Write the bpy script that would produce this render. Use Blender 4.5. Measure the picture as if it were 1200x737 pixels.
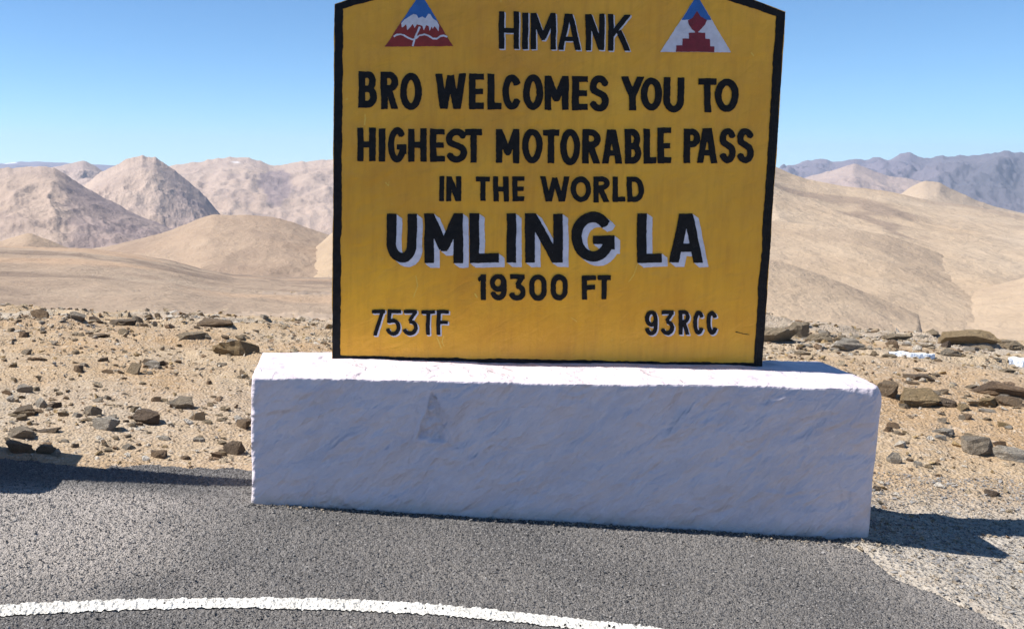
import bpy, bmesh, math, random
import numpy as np
from mathutils import Matrix, Vector
from mathutils.geometry import tessellate_polygon

for o in list(bpy.data.objects): bpy.data.objects.remove(o)
S = bpy.context.scene
COL = S.collection
random.seed(7)
rng = np.random.default_rng(11)

# ------------------------------------------------------------------ camera
YAW, PITCH, ROLL, CX, CY, FPX = -.021, .1061, .0129, 372.6, 311.2, 1100.0
_cy, _sy, _cp, _sp = math.cos(YAW), math.sin(YAW), math.cos(PITCH), math.sin(PITCH)
fw = np.array([_sy*_cp, _cy*_cp, -_sp]); r0 = np.array([_cy, -_sy, 0.]); u0 = np.cross(r0, fw)
RT = math.cos(ROLL)*r0 + math.sin(ROLL)*u0
UP = -math.sin(ROLL)*r0 + math.cos(ROLL)*u0
EYE = np.array([0., 0., 1.5])
cam = bpy.data.cameras.new('camera'); co = bpy.data.objects.new('camera', cam); COL.objects.link(co)
co.matrix_world = Matrix(((RT[0], UP[0], -fw[0], 0), (RT[1], UP[1], -fw[1], 0), (RT[2], UP[2], -fw[2], 1.5), (0, 0, 0, 1)))
cam.sensor_width = 36; cam.lens = 36*FPX/1200
cam.shift_x = (600-CX)/1200; cam.shift_y = -(368.5-CY)/1200
cam.clip_start = .05; cam.clip_end = 60000
S.camera = co

# ------------------------------------------------------------------ sky, sun, exposure
SUN = np.array([-.594, .044, .7227]); SUN /= np.linalg.norm(SUN)
EL = math.asin(SUN[2]); AZ = math.atan2(SUN[0], SUN[1])
w = bpy.data.worlds.new('World'); S.world = w; w.use_nodes = True
nt = w.node_tree; bg = nt.nodes['Background']
sky = nt.nodes.new('ShaderNodeTexSky'); sky.sky_type = 'NISHITA'; sky.sun_disc = False
sky.sun_elevation = EL; sky.sun_rotation = AZ
sky.altitude = 3500; sky.air_density = 1.0; sky.dust_density = 0; sky.ozone_density = 3
tint = nt.nodes.new('ShaderNodeMix'); tint.data_type = 'RGBA'; tint.blend_type = 'MULTIPLY'; tint.inputs[0].default_value = 1
tint.inputs[7].default_value = (.64, .93, 1.06, 1)
nt.links.new(sky.outputs[0], tint.inputs[6]); nt.links.new(tint.outputs[2], bg.inputs[0]); bg.inputs[1].default_value = .071
sl = bpy.data.lights.new('sun', 'SUN'); sl.energy = 4.15; sl.angle = math.radians(.5); sl.color = (1, .955, .89)
so = bpy.data.objects.new('sun', sl); COL.objects.link(so)
so.rotation_mode = 'QUATERNION'; so.rotation_quaternion = Vector(SUN).to_track_quat('Z', 'Y')
S.view_settings.view_transform = 'Standard'; S.view_settings.look = 'None'
S.view_settings.exposure = 1.02; S.view_settings.gamma = 1
S.render.engine = 'CYCLES'
S.cycles.max_bounces = 8; S.cycles.volume_bounces = 1

# ------------------------------------------------------------------ numeric helpers
def ray(px, py):
    px, py = np.asarray(px, float), np.asarray(py, float)
    return fw + ((px-CX)/FPX)[..., None]*RT - ((py-CY)/FPX)[..., None]*UP
def onY(px, py, Y):
    d = ray(px, py); return EYE + (Y/d[..., 1])[..., None]*d
def hsh(ix, iy, iz, seed):
    h = (ix.astype(np.int64)*374761393 + iy.astype(np.int64)*668265263 + iz.astype(np.int64)*2147483647*3 + seed*1274126177) & 0xffffffff
    h = ((h ^ (h >> 13))*1274126177) & 0xffffffff
    h = ((h ^ (h >> 16))*2246822519) & 0xffffffff
    return ((h ^ (h >> 15)) & 0xffffff)/float(0x1000000)
def vn(x, y, seed=0):                                   # value noise -1..1
    x = np.asarray(x, float); y = np.asarray(y, float)
    x, y = np.broadcast_arrays(x, y)
    i, j = np.floor(x), np.floor(y); u, v = x-i, y-j
    u = u*u*u*(u*(u*6-15)+10); v = v*v*v*(v*(v*6-15)+10)
    z = np.zeros_like(i)
    a, b, c, d = hsh(i, j, z, seed), hsh(i+1, j, z, seed), hsh(i, j+1, z, seed), hsh(i+1, j+1, z, seed)
    return (a+(b-a)*u+(c-a)*v+(a-b-c+d)*u*v)*2-1
def fbm(x, y, oc=4, seed=0, gain=.5, lac=2.03):
    s, a, t = 0, 1, 0
    x = np.asarray(x, float); y = np.asarray(y, float)
    for k in range(oc):
        c, q = math.cos(k*1.3), math.sin(k*1.3)
        s = s+a*vn(x*c-y*q+k*7.7, x*q+y*c-k*3.1, seed+k*17); t += a; a *= gain; x = x*lac; y = y*lac
    return s/t
def ridged(x, y, oc=4, seed=0):
    s, a, t = 0, 1, 0
    x = np.asarray(x, float); y = np.asarray(y, float)
    for k in range(oc):
        s = s+a*(1-2*np.abs(vn(x+k*5.3, y-k*9.1, seed+k*13))); t += a; a *= .5; x = x*2.1; y = y*2.1
    return s/t
def sm(a, b, x):
    t = np.clip((np.asarray(x, float)-a)/(b-a), 0, 1); return t*t*(3-2*t)

def mesh_obj(name, V, Fc, mat, parent=None, smooth=True, attrs=None, kind=None, mats=None, mi=None):
    me = bpy.data.meshes.new(name)
    V = np.asarray(V, np.float32).reshape(-1, 3)
    if isinstance(Fc, np.ndarray):
        n, k = Fc.shape
        me.vertices.add(len(V)); me.vertices.foreach_set('co', V.ravel())
        me.loops.add(n*k); me.loops.foreach_set('vertex_index', Fc.astype(np.int32).ravel())
        me.polygons.add(n); me.polygons.foreach_set('loop_start', np.arange(n, dtype=np.int32)*k)
        me.update(calc_edges=True)
    else:
        me.from_pydata(V.tolist(), [], Fc); me.update()
    me.polygons.foreach_set('use_smooth', np.full(len(me.polygons), smooth))
    for a, v in (attrs or {}).items():
        at = me.attributes.new(a, 'FLOAT', 'POINT'); at.data.foreach_set('value', np.asarray(v, np.float32).ravel())
    for m in (mats or [mat]): me.materials.append(m)
    if mi is not None: me.polygons.foreach_set('material_index', np.asarray(mi, np.int32))
    o = bpy.data.objects.new(name, me); COL.objects.link(o)
    if parent: o.parent = parent
    if kind: o['kind'] = kind
    return o
def gridF(nu, nv):                                      # grid of nu*nv vertices, index i*nv+j
    i, j = np.meshgrid(np.arange(nu-1), np.arange(nv-1), indexing='ij'); a = (i*nv+j).ravel()
    return np.stack([a, a+nv, a+nv+1, a+1], 1)
def thing(name, label, cat, loc=(0, 0, 0), group=None):
    o = bpy.data.objects.new(name, None); COL.objects.link(o); o.location = loc
    o['label'] = label; o['category'] = cat
    if group: o['group'] = group
    return o
def tag(o, label, cat, group=None):
    o['label'] = label; o['category'] = cat
    if group: o['group'] = group
    return o

# ------------------------------------------------------------------ material helpers
class N:
    def __init__(s, name):
        s.m = bpy.data.materials.new(name); s.m.use_nodes = True; s.t = s.m.node_tree
        s.b = s.t.nodes['Principled BSDF']; s.c = s.t.nodes.new('ShaderNodeNewGeometry').outputs['Position']
    def n(s, ty, **k):
        q = s.t.nodes.new(ty)
        for a, v in k.items(): setattr(q, a, v)
        return q
    def l(s, a, b): s.t.links.new(a, b)
    def mapv(s, scale=(1, 1, 1), rot=(0, 0, 0)):
        q = s.n('ShaderNodeMapping'); q.vector_type = 'TEXTURE'; q.inputs['Scale'].default_value = [1/v for v in scale]; q.inputs['Rotation'].default_value = [-v for v in rot]
        s.l(s.c, q.inputs[0]); return q.outputs[0]
    def noise(s, sc, det=4, rough=.55, vec=None, dist=0):
        q = s.n('ShaderNodeTexNoise'); q.inputs['Scale'].default_value = sc; q.inputs['Detail'].default_value = det
        q.inputs['Roughness'].default_value = rough; q.inputs['Distortion'].default_value = dist
        s.l(vec or s.c, q.inputs['Vector']); return q.outputs['Fac']
    def vor(s, sc, feat='F1', out='Distance', vec=None, rnd=1):
        q = s.n('ShaderNodeTexVoronoi'); q.feature = feat; q.inputs['Scale'].default_value = sc
        q.inputs['Randomness'].default_value = rnd
        s.l(vec or s.c, q.inputs['Vector']); return q.outputs[out]
    def ramp(s, fac, stops):
        q = s.n('ShaderNodeValToRGB'); e = q.color_ramp.elements
        while len(e) < len(stops): e.new(.5)
        for a, (p, c) in zip(e, stops):
            a.position = p; a.color = (c, c, c, 1) if not isinstance(c, tuple) else (*c, 1)
        s.l(fac, q.inputs[0]); return q.outputs[0]
    def mix(s, fac, a, b, mode='MIX'):
        q = s.n('ShaderNodeMix', data_type='RGBA', blend_type=mode)
        for sock, v in ((q.inputs[0], fac), (q.inputs[6], a), (q.inputs[7], b)):
            if isinstance(v, (int, float)): sock.default_value = v
            elif isinstance(v, tuple): sock.default_value = (*v, 1)
            else: s.l(v, sock)
        return q.outputs[2]
    def math(s, op, a, b=0.):
        q = s.n('ShaderNodeMath', operation=op)
        for sock, v in ((q.inputs[0], a), (q.inputs[1], b)):
            if isinstance(v, (int, float)): sock.default_value = v
            else: s.l(v, sock)
        return q.outputs[0]
    def attr(s, n):
        q = s.n('ShaderNodeAttribute'); q.attribute_name = n; return q.outputs['Fac']
    def bump(s, h, dist, strength=1, prev=None):
        q = s.n('ShaderNodeBump'); q.inputs['Distance'].default_value = dist; q.inputs['Strength'].default_value = strength
        s.l(h, q.inputs['Height'])
        if prev: s.l(prev, q.inputs['Normal'])
        return q.outputs[0]
    def done(s, col, rough=.9, nrm=None, spec=.3):
        if isinstance(col, tuple): s.b.inputs['Base Color'].default_value = (*col, 1)
        else: s.l(col, s.b.inputs['Base Color'])
        if isinstance(rough, (int, float)): s.b.inputs['Roughness'].default_value = rough
        else: s.l(rough, s.b.inputs['Roughness'])
        s.b.inputs['Specular IOR Level'].default_value = spec
        if nrm: s.l(nrm, s.b.inputs['Normal'])
        return s.m

def paint_bump(q, k=1.):                               # trowelled plaster under paint
    a = q.noise(9, 5, .6, q.mapv((1, 1, 2.2), (0, .6, 0)), .6)
    b = q.noise(60, 4, .6)
    n1 = q.bump(a, .010*k); return q.bump(b, .0022*k, 1, n1)
def mat_yellow():
    q = N('yellow_enamel')
    c = q.mix(q.ramp(q.noise(2.2, 5, .6), [(.3, 0.), (.72, 1.)]), (.71, .315, .012), (.88, .445, .020))
    c = q.mix(q.ramp(q.noise(30, 3, .7, q.mapv((1, 1, .12))), [(.45, 0.), (.8, .45)]), c, (.56, .235, .012))
    c = q.mix(q.ramp(q.noise(23, 2, .5), [(.74, 0.), (.79, .6)]), c, (.80, .52, .08))
    return q.done(c, q.ramp(q.noise(12, 3), [(.3, .28), (.7, .45)]), paint_bump(q, .6), .5)
def mat_black():
    q = N('black_enamel')
    c = q.mix(q.ramp(q.noise(40, 4, .6), [(.4, 0.), (.75, 1.)]), (.004, .004, .005), (.012, .0115, .013))
    return q.done(c, .55, paint_bump(q, .5), .2)
def mat_flat(name, col, var=.8, rough=.5):
    q = N(name)
    c = q.mix(q.ramp(q.noise(35, 4, .6), [(.35, 0.), (.7, 1.)]), col, tuple(v*var for v in col))
    return q.done(c, rough, paint_bump(q, .5), .4)
def mat_white():
    q = N('white_limewash')
    c = q.mix(q.ramp(q.noise(3.4, 6, .66, q.mapv((1, 1, 2.6), (0, .55, 0)), .8), [(.40, 0.), (.62, 1.)]), (.70, .615, .645), (.62, .55, .59))
    c = q.mix(q.ramp(q.noise(28, 4, .65, q.mapv((1, 1, 2.6), (0, .7, 0))), [(.54, 0.), (.75, .5)]), c, (.53, .48, .54))  # uneven limewash; streak colours also stand in for shading of the trowel relief
    c = q.mix(q.ramp(q.noise(11, 5, .6, q.mapv((1, 1, 3.4), (0, .75, 0)), .5), [(.58, 0.), (.66, .5)]), c, (.76, .68, .71))
    c = q.mix(q.attr('patch'), c, q.mix(q.ramp(q.noise(40, 5, .7), [(.35, 0.), (.65, 1.)]), (.40, .38, .42), (.62, .57, .62)))
    # splashed dust close to the ground
    z = q.n('ShaderNodeSeparateXYZ'); q.l(q.c, z.inputs[0])
    lo = q.math('ADD', z.outputs[2], q.math('MULTIPLY', z.outputs[0], .0426))
    lo = q.math('ADD', lo, q.math('MULTIPLY', q.noise(14, 4), -.10))
    c = q.mix(q.ramp(lo, [(0.0, .55), (.05, 0.)]), c, (.46, .43, .40))
    a = q.noise(4.2, 2.5, .5, q.mapv((1, 1, 1.35), (0, .5, 0)), .4)
    v = q.noise(13, 3, .5, q.mapv((1, 1, 2.0), (0, .6, 0)), .4)
    b = q.noise(120, 3, .6)
    rd = lambda sc, st, r, w_: q.ramp(q.math('ABSOLUTE', q.math('SUBTRACT', q.noise(sc, 2, .4, q.mapv((1, 1, st), (0, r, 0)), .3), .5)), [(0., 1.), (w_, 0.)])
    n = q.bump(a, .07); n = q.bump(v, .011, 1, n); n = q.bump(b, .002, 1, n)
    n = q.bump(rd(2.6, 2.2, .55, .09), .0045, 1, n); n = q.bump(rd(4.5, 1.6, .2, .06), .0015, 1, n); n = q.bump(rd(6.5, 3., .9, .07), .0014, 1, n)
    return q.done(c, .75, n, .3)
def mat_asphalt():
    q = N('chip_seal_asphalt')
    cell = q.vor(150, out='Color'); cb = q.n('ShaderNodeSeparateColor'); q.l(cell, cb.inputs[0])
    c = q.ramp(cb.outputs[0], [(0, (.062, .060, .060)), (.5, (.103, .100, .100)), (.85, (.147, .143, .141)), (1, (.27, .26, .25))])
    c = q.mix(q.ramp(q.noise(1.7, 6, .65), [(.38, 0.), (.62, .8)]), c, (.175, .165, .155))
    c = q.mix(q.ramp(q.noise(.9, 5, .6, q.mapv((1, 1.4, 1))), [(.50, 0.), (.66, .5)]), c, (.06, .06, .062))
    c = q.mix(q.ramp(q.noise(75, 4, .7), [(.33, .5), (.45, 0.)]), c, (.045, .044, .044))
    d = q.math('MULTIPLY', q.attr('dust'), q.ramp(q.noise(38, 5, .7), [(.25, .5), (.6, 1.)]))
    c = q.mix(d, c, (.43, .385, .345))
    v = q.vor(150); h = q.math('SUBTRACT', 1., v)
    n = q.bump(h, .008); n = q.bump(q.noise(60, 4, .7), .010, 1, n)
    return q.done(c, .85, n, .35)
def mat_line():
    q = N('road_marking_paint')
    c = q.mix(q.ramp(q.noise(8, 5, .65), [(.35, 0.), (.7, 1.)]), (.70, .68, .63), (.50, .48, .43))
    c = q.mix(q.ramp(q.noise(75, 4, .7), [(.56, 0.), (.66, .85)]), c, (.20, .19, .18))
    n = q.bump(q.vor(150), .003); return q.done(c, .8, n, .3)
def mat_ground():
    q = N('stony_desert_ground')
    big = q.noise(.55, 5, .6)
    c = q.mix(q.ramp(big, [(.40, 0.), (.62, 1.)]), (.395, .268, .152), (.44, .342, .23))
    c = q.mix(q.ramp(q.noise(2.3, 6, .7), [(.48, 0.), (.72, .6)]), c, (.40, .31, .22))
    c = q.mix(q.attr('grey'), c, (.40, .375, .335))
    f1 = q.ramp(q.noise(.016, 8, .72, q.mapv((1, 1.3, 1), (0, 0, .5)), .6), [(.38, 0.), (.62, 1.)])
    fc = q.mix(f1, (.37, .28, .205), (.25, .195, .15))
    fc = q.mix(q.ramp(q.noise(.012, 4, .6), [(.5, 0.), (.62, .7)]), fc, (.38, .265, .18))
    fc = q.mix(q.ramp(q.noise(.09, 7, .75, q.mapv((1, .8, 1))), [(.55, 0.), (.68, .8)]), fc, (.25, .195, .15))
    c = q.mix(q.ramp(q.noise(14, 6, .75), [(.34, .45), (.46, 0.)]), c, (.27, .20, .14))
    c = q.mix(q.ramp(q.noise(24, 5, .75), [(.52, 0.), (.68, .6)]), c, (.60, .54, .46))
    c = q.mix(q.ramp(q.noise(70, 4, .7), [(.33, .35), (.44, 0.)]), c, (.22, .17, .13))
    c = q.mix(q.attr('far'), c, fc)
    nf = q.math('SUBTRACT', 1., q.attr('far'))
    n = q.bump(q.math('MULTIPLY', q.noise(3, 6, .7), nf), .06); n = q.bump(q.math('MULTIPLY', q.noise(22, 6, .75), nf), .016, 1, n); n = q.bump(q.math('MULTIPLY', q.vor(55), nf), .010, 1, n)
    return q.done(c, .95, n, .15)
def mat_hill(name, a, b, dark, sc, pale=None):
    q = N(name)
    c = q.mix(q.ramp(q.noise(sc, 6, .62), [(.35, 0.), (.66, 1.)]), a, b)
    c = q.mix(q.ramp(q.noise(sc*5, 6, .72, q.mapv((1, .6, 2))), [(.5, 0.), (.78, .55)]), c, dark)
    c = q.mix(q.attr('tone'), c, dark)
    if pale: c = q.mix(q.attr('pale'), c, pale)
    n = q.bump(q.noise(sc*3, 9, .66), .06/sc); return q.done(c, .95, n, .1)
def mat_rock(name, a, b):
    q = N(name)
    o = q.n('ShaderNodeTexCoord').outputs['Object']
    i = q.n('ShaderNodeObjectInfo').outputs['Random']
    c = q.mix(q.ramp(q.noise(2.2, 6, .7, o), [(.3, 0.), (.7, 1.)]), a, b)
    c = q.mix(q.math('MULTIPLY', i, .6), c, (.44, .345, .235))
    c = q.mix(q.ramp(q.noise(9, 5, .7, o), [(.32, .6), (.5, 0.)]), c, tuple(v*.45 for v in a))
    n = q.bump(q.noise(4, 7, .75, o), .25); return q.done(c, .9, n, .2)
def mat_snow():
    q = N('old_snow'); n = q.bump(q.noise(9, 4), .05)
    return q.done((.86, .88, .90), .6, n, .3)

M = dict(yellow=mat_yellow(), black=mat_black(), white=mat_white(), asphalt=mat_asphalt(), line=mat_line(), ground=mat_ground(),
         shadow=mat_flat('lilac_white_enamel', (.66, .66, .74)), red=mat_flat('red_enamel', (.28, .022, .02), .7),
         blue=mat_flat('blue_enamel', (.022, .13, .42), .8), maroon=mat_flat('maroon_enamel', (.22, .015, .03), .7), snow=mat_snow())
ROCK = dict(tan=mat_rock('tan_stone', (.48, .37, .24), (.58, .47, .33)), brown=mat_rock('brown_stone', (.30, .195, .12), (.42, .29, .185)),
            grey=mat_rock('grey_stone', (.46, .385, .295), (.60, .51, .40)), pale=mat_rock('pale_stone', (.66, .59, .49), (.78, .72, .63)),
            ochre=mat_rock('ochre_stone', (.50, .34, .16), (.58, .43, .24)), dark=mat_rock('dark_stone', (.17, .125, .095), (.29, .215, .16)))

# ------------------------------------------------------------------ terrain heights
BASE = lambda x: .033-.0426*5*np.tanh(np.asarray(x)/5)
LR = np.log([1, 5.2, 9, 14, 25, 60, 100, 200, 430, 700, 1300, 2500, 14000])
LZ = [0, 0, -.1, -.9, -2.9, -8.6, -14.5, -26, -60, -95, -150, -230, -230]
RR = np.log([1, 5.2, 9, 14, 25, 60, 100, 400, 700, 2000, 14000])
RZ = [0, 0, .05, -.34, -2.1, -8.2, -14.8, -62, -112, -230, -230]
BR = np.log([1, 40, 200, 3000, 14000]); BZ = [0, 0, -12, -230, -230]
EDX = [-14, -8, -3, -1.5, -.4, 1.6, 2.06, 2.15, 2.22, 2.27, 2.5, 3.4, 6, 12]
EDY = [.5, 2.6, 4.05, 4.28, 4.33, 4.2, 4.02, 3.84, 3.5, 3.19, 2.5, 1.2, -2, -12]
def road_in(x, y):                                     # >0 inside the asphalt (metres from its far edge)
    nz = .13*fbm(x*4.5, y*4.5, 5, 5)
    ey = np.interp(x, EDX[:7]+[12], EDY[:7]+[4.0])-y
    rx = np.interp(-np.asarray(y, float), [-v_ for v_ in EDY[6:]], EDX[6:])-x
    return np.minimum(ey+nz, rx+nz*.9)
def G(x, y, detail=True):
    x = np.asarray(x, float); y = np.asarray(y, float)
    r = np.hypot(x, y)+1e-6; a = np.arctan2(x, y); lr = np.log(np.maximum(r, 1))
    wr = sm(.12, .42, a); z = np.interp(lr, LR, LZ)*(1-wr)+np.interp(lr, RR, RZ)*wr
    wb = sm(1.3, 2.0, np.abs(a)); z = z*(1-wb)+np.interp(lr, BR, BZ)*wb
    z = z + BASE(x)
    off = sm(0, .5, y-np.interp(x, EDX, EDY))
    z = z + off*.035*fbm(x*1.1, y*1.1, 3, 21)*sm(1, 5, r)
    t = fbm(x*.42, y*.8, 4, 33)*3.2; tf = np.floor(t); st = tf+sm(.80, .97, t-tf)       # broken ledges
    z = z + sm(5.3, 8.5, r)*(1-wb)*np.minimum(r, 40)/9*(.045*(st*.75+t*.25)+.02*fbm(x*2.5, y*2.5, 3, 9))
    z = z + sm(30, 200, r)*np.minimum(r, 1500)*.006*fbm(x/120, y/80, 3, 41)
    if detail: z = z + off*(.012*fbm(x*9, y*9, 3, 2))
    ins = sm(-.06, .10, road_in(x, y))
    z = z-.035*sm(2.25, 2.9, x)*sm(7, 5, y)*sm(-.0, -.3, road_in(x, y))*sm(1.5, 3, y)
    return z-.024*ins*(r < 40)
def hit(px, py, rmax=60):                               # ray to ground
    d = ray(px, py)
    t = np.geomspace(1.5, rmax, 900); P = EYE+t[:, None]*d
    k = np.argmax(P[:, 2] < G(P[:, 0], P[:, 1]));
    return P[k] if k else P[-1]

# ------------------------------------------------------------------ ground sheet
az = np.concatenate([np.linspace(-math.pi, -.62, 90, endpoint=False), np.linspace(-.62, .95, 860, endpoint=False), np.linspace(.95, math.pi, 80)])
rr = np.concatenate([[.02, .5, 1, 1.5, 2], np.geomspace(2.3, 45, 520, endpoint=False), np.geomspace(45, 14000, 230)])
A, Rr = np.meshgrid(az, rr, indexing='ij'); X = Rr*np.sin(A); Y = Rr*np.cos(A); Z = G(X, Y)
grey = sm(.9, 0, (np.abs(X-3.2)/2.6)**2+(np.abs(Y-3.4)/1.7)**2)*.85*(X > 1.5) + sm(1, .2, np.abs(Y-5.35)/1.1+.4*fbm(X*2, Y*2, 3, 8))*(X < .4)*.25
grey = np.clip(grey+sm(7, 14, Rr)*.45*(fbm(X*.3, Y*.5, 3, 3) > -.1), 0, 1)
mesh_obj('ground', np.stack([X, Y, Z], -1), gridF(len(az), len(rr))[:, ::-1], M['ground'], attrs=dict(grey=grey, far=sm(14, 110, Rr)), kind='structure')

# ------------------------------------------------------------------ road
def asph(x, y):
    ri = road_in(x, y)
    return BASE(x)+.004*fbm(x*2, y*2, 2, 3)+.0035*vn(x*90, y*90, 4)+.0025*vn(x*170, y*170, 6) - .07*sm(.02, -.12, ri)
def axis(a, b, c, d, fine, coarse):
    return np.concatenate([np.linspace(a, b, coarse, endpoint=False), np.linspace(b, c, fine, endpoint=False), np.linspace(c, d, coarse)])
gx = axis(-14, -1.8, 2.5, 12, 800, 60); gy = axis(-9, 2.6, 4.45, 4.6, 400, 12)
X, Y = np.meshgrid(gx, gy, indexing='ij')
dust = np.clip(sm(4.05, 3.85, Y)*sm(-.2, -1.0, X+.25*fbm(X*2, Y*2, 3, 77))*sm(2.75, 3.3, Y+.2*fbm(X*3, Y*3, 3, 78))*.95 + sm(.45, 0, np.abs(road_in(X, Y)))*.22*sm(1.4, 2, X)+.14+.16*fbm(X*1.5, Y*1.5, 3, 79), 0, 1)  # road dust; left out at the far edge so colour deepens the shadow band
Zr = asph(X, Y)
keep = (road_in(X, Y) > -.25) & (X*X+Y*Y < 170)
Fq = gridF(len(gx), len(gy)); kf = keep.ravel()[Fq].all(1)
mesh_obj('road', np.stack([X, Y, Zr], -1), Fq[kf], M['asphalt'], attrs=dict(dust=dust), kind='structure')

# white edge line: an arc of worn paint
u = np.linspace(-1, 1, 1700)
v = np.linspace(-1, 1, 30)
_lp = np.array([(0, 714), (100, 708.8), (200, 705), (300, 704.8), (400, 707), (500, 712), (600, 718), (667, 724), (733, 731), (757, 734)], float)
_ld = ray(_lp[:, 0], _lp[:, 1]); _t = (.033-1.5)/(_ld[:, 2]+.0426*_ld[:, 0]); _lx, _ly = _t*_ld[:, 0], _t*_ld[:, 1]
_pf = np.polyfit(_lx, _ly, 3)
def liney(x):
    a_, b_ = _lx[0]-.1, _lx[-1]+.1; xc = np.clip(x, a_, b_); d1 = np.polyval(np.polyder(_pf), xc)
    return np.polyval(_pf, xc)+d1*(x-xc)-.09*(x-xc)**2-.016-.034*sm(.0, 1.1, x)
UU, VV = np.meshgrid(-2.6+(u+1)*2.35, v, indexing='ij')
LX = UU; LY = liney(UU)+VV*.062
halfw = .040+.004*fbm(UU*7, UU*0, 3, 12)+.002*fbm(LX*40, LY*40+VV*3, 3, 13)
okm = (np.abs(VV)*.062 < halfw) & ~(fbm(LX*70, LY*70, 2, 19) > .80)
Fq = gridF(len(u), len(v)); kf = okm.ravel()[Fq].all(1)
mesh_obj('road_marking', np.stack([LX, LY, asph(LX, LY)+.0045], -1), Fq[kf][:, ::-1], M['line'], kind='structure')

# ------------------------------------------------------------------ monuments
def rounded_block(mapf, nx, ny, nz):
    """six grids over the unit cube, each passed through mapf(s, t, h)"""
    Vs, Fs, n = [], [], 0
    ax = [np.linspace(0, 1, k) for k in (nx, ny, nz)]
    for d in range(3):
        a, b = [k for k in range(3) if k != d]
        P, Q = np.meshgrid(ax[a], ax[b], indexing='ij')
        for side in (0., 1.):
            C3 = [None]*3; C3[a], C3[b], C3[d] = P, Q, np.full_like(P, side)
            V = np.stack(mapf(*C3), -1).reshape(-1, 3)
            Fg = gridF(P.shape[0], P.shape[1])+n
            if (side == 1.) == (d == 1): Fg = Fg[:, ::-1]
            Vs.append(V); Fs.append(Fg); n += len(V)
    return np.concatenate(Vs), np.concatenate(Fs)
PX0, PX1, PY0, PY1, PZ1 = -.358, 2.315, 3.897, 4.469, .6
chip = onY(507, 487, PY0)
def plinth_map(x0, x1, y0, y1, z0, z1, seed, chipc=None):
    def f(s, t, h):
        e = lambda q: q                                    # uniform
        x, y, z = x0+(x1-x0)*e(s), y0+(y1-y0)*t, z0+(z1-z0)*h
        R = .014+.075*sm(.9, 1, s)*sm(.5, 0, t)+.004*fbm(x*3, z*3, 2, seed)
        cx, cy_, cz = np.clip(x, x0+R, x1-R), np.clip(y, y0+R, y1-R), np.clip(z, z0, z1-R*np.where(s > .9, .6, .9)+.004)
        d = np.stack([x-cx, y-cy_, z-cz], -1); L = np.linalg.norm(d, axis=-1)
        k = np.where(L > R, R/np.maximum(L, 1e-6), 1.)
        x, y, z = cx+d[..., 0]*k, cy_+d[..., 1]*k, cz+d[..., 2]*k
        ca, sa = math.cos(.5), math.sin(.5); xr, zr = x*ca+z*sa, -x*sa+z*ca
        rel = .008*fbm(xr*2.0, zr*4, 2, seed+1)+.0028*fbm(xr*6, zr*15, 3, seed+2)+.0007*fbm(xr*30, zr*60, 2, seed+3)
        lip = .25+.75*sm(1, .90, h)
        for a_, b_, ln_, an_, hh in ((.17, .26, .11, .45, .006), (.20, .36, .07, .6, .005), (.42, .17, .10, .30, .008), (.55, .30, .13, .65, .006), (.63, .22, .12, .62, -.010), (.31, .33, .14, .5, .005), (.71, .44, .09, .2, .007), (.80, .25, .16, 1.1, .006), (.85, .14, .12, .05, .007), (.88, .34, .20, 1.35, .007), (.93, .46, .12, .5, .006), (.46, .12, .10, .75, -.010), (.10, .12, .10, 1.35, -.009), (.12, .05, .07, .1, .006), (.75, .30, .10, .7, -.011), (.60, .48, .08, 1.1, .006)):
            ux, uz = math.cos(an_), math.sin(an_); dx_, dz_ = x-(x0+(x1-x0)*a_), z-b_*(z1/.6)
            al = dx_*ux+dz_*uz; pe = -dx_*uz+dz_*ux-.25*al*al/ln_
            rel = rel+.55*hh*np.exp(-(pe/np.where(hh < 0, .018, .009))**2)*sm(ln_, ln_*.3, np.abs(al))*(1+.5*vn(x*70, z*70, 3))
        rel = rel*lip*sm(1.0, .95, s)
        fr = sm(.25, 0, t)
        if chipc is not None:
            wq = .18*fbm(x*14, z*14, 3, 95); qx, qz = (x-chipc[0])/.065+wq, (z-chipc[2])/.105+.5*wq
            qx2 = qx/np.clip(1.05-(qz+1)*.52, .08, 2)        # teardrop narrowing upward
            m = np.maximum(np.abs(qx2), np.abs(qz))
            rel = rel+fr*(sm(1.05, .9, m)*(-.008+.012*fbm(x*40, z*40, 3, 91))+.008*sm(.22, .0, np.abs(m-1.1))*(qz < .9))
        y = y-rel*fr+.014*(1-h)*fr
        topz = sm(.9, 1, h)
        z = z+topz*(.010*fbm(x*1.6, y*1.2, 2, seed+14)+.005*fbm(x*5, y*4, 3, seed+4)+.0015*fbm(x*30, y*30, 2, seed+5))
        x = x+sm(.04, 0, s)*.006*fbm(z*6, y*6, 3, seed+7)-sm(.96, 1, s)*.008*fbm(z*6, y*6, 3, seed+8)
        return x, y, z
    return f
SY, SD = 4.308, .175
SB = .588
pl = [onY(a, b, SY) for a, b in ((389, 421), (391.7, 5), (921, 14), (893, 431))]
XB0, XT0, XT1, XB1 = pl[0][0], pl[1][0], pl[2][0], pl[3][0]
ZS0, ZS1 = pl[1][2], pl[2][2]
def front(x, z, seed=0):
    return SY+.0025*fbm(x*3, z*4, 3, 50+seed)+.0010*fbm(x*14, z*18, 2, 51+seed)
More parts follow.
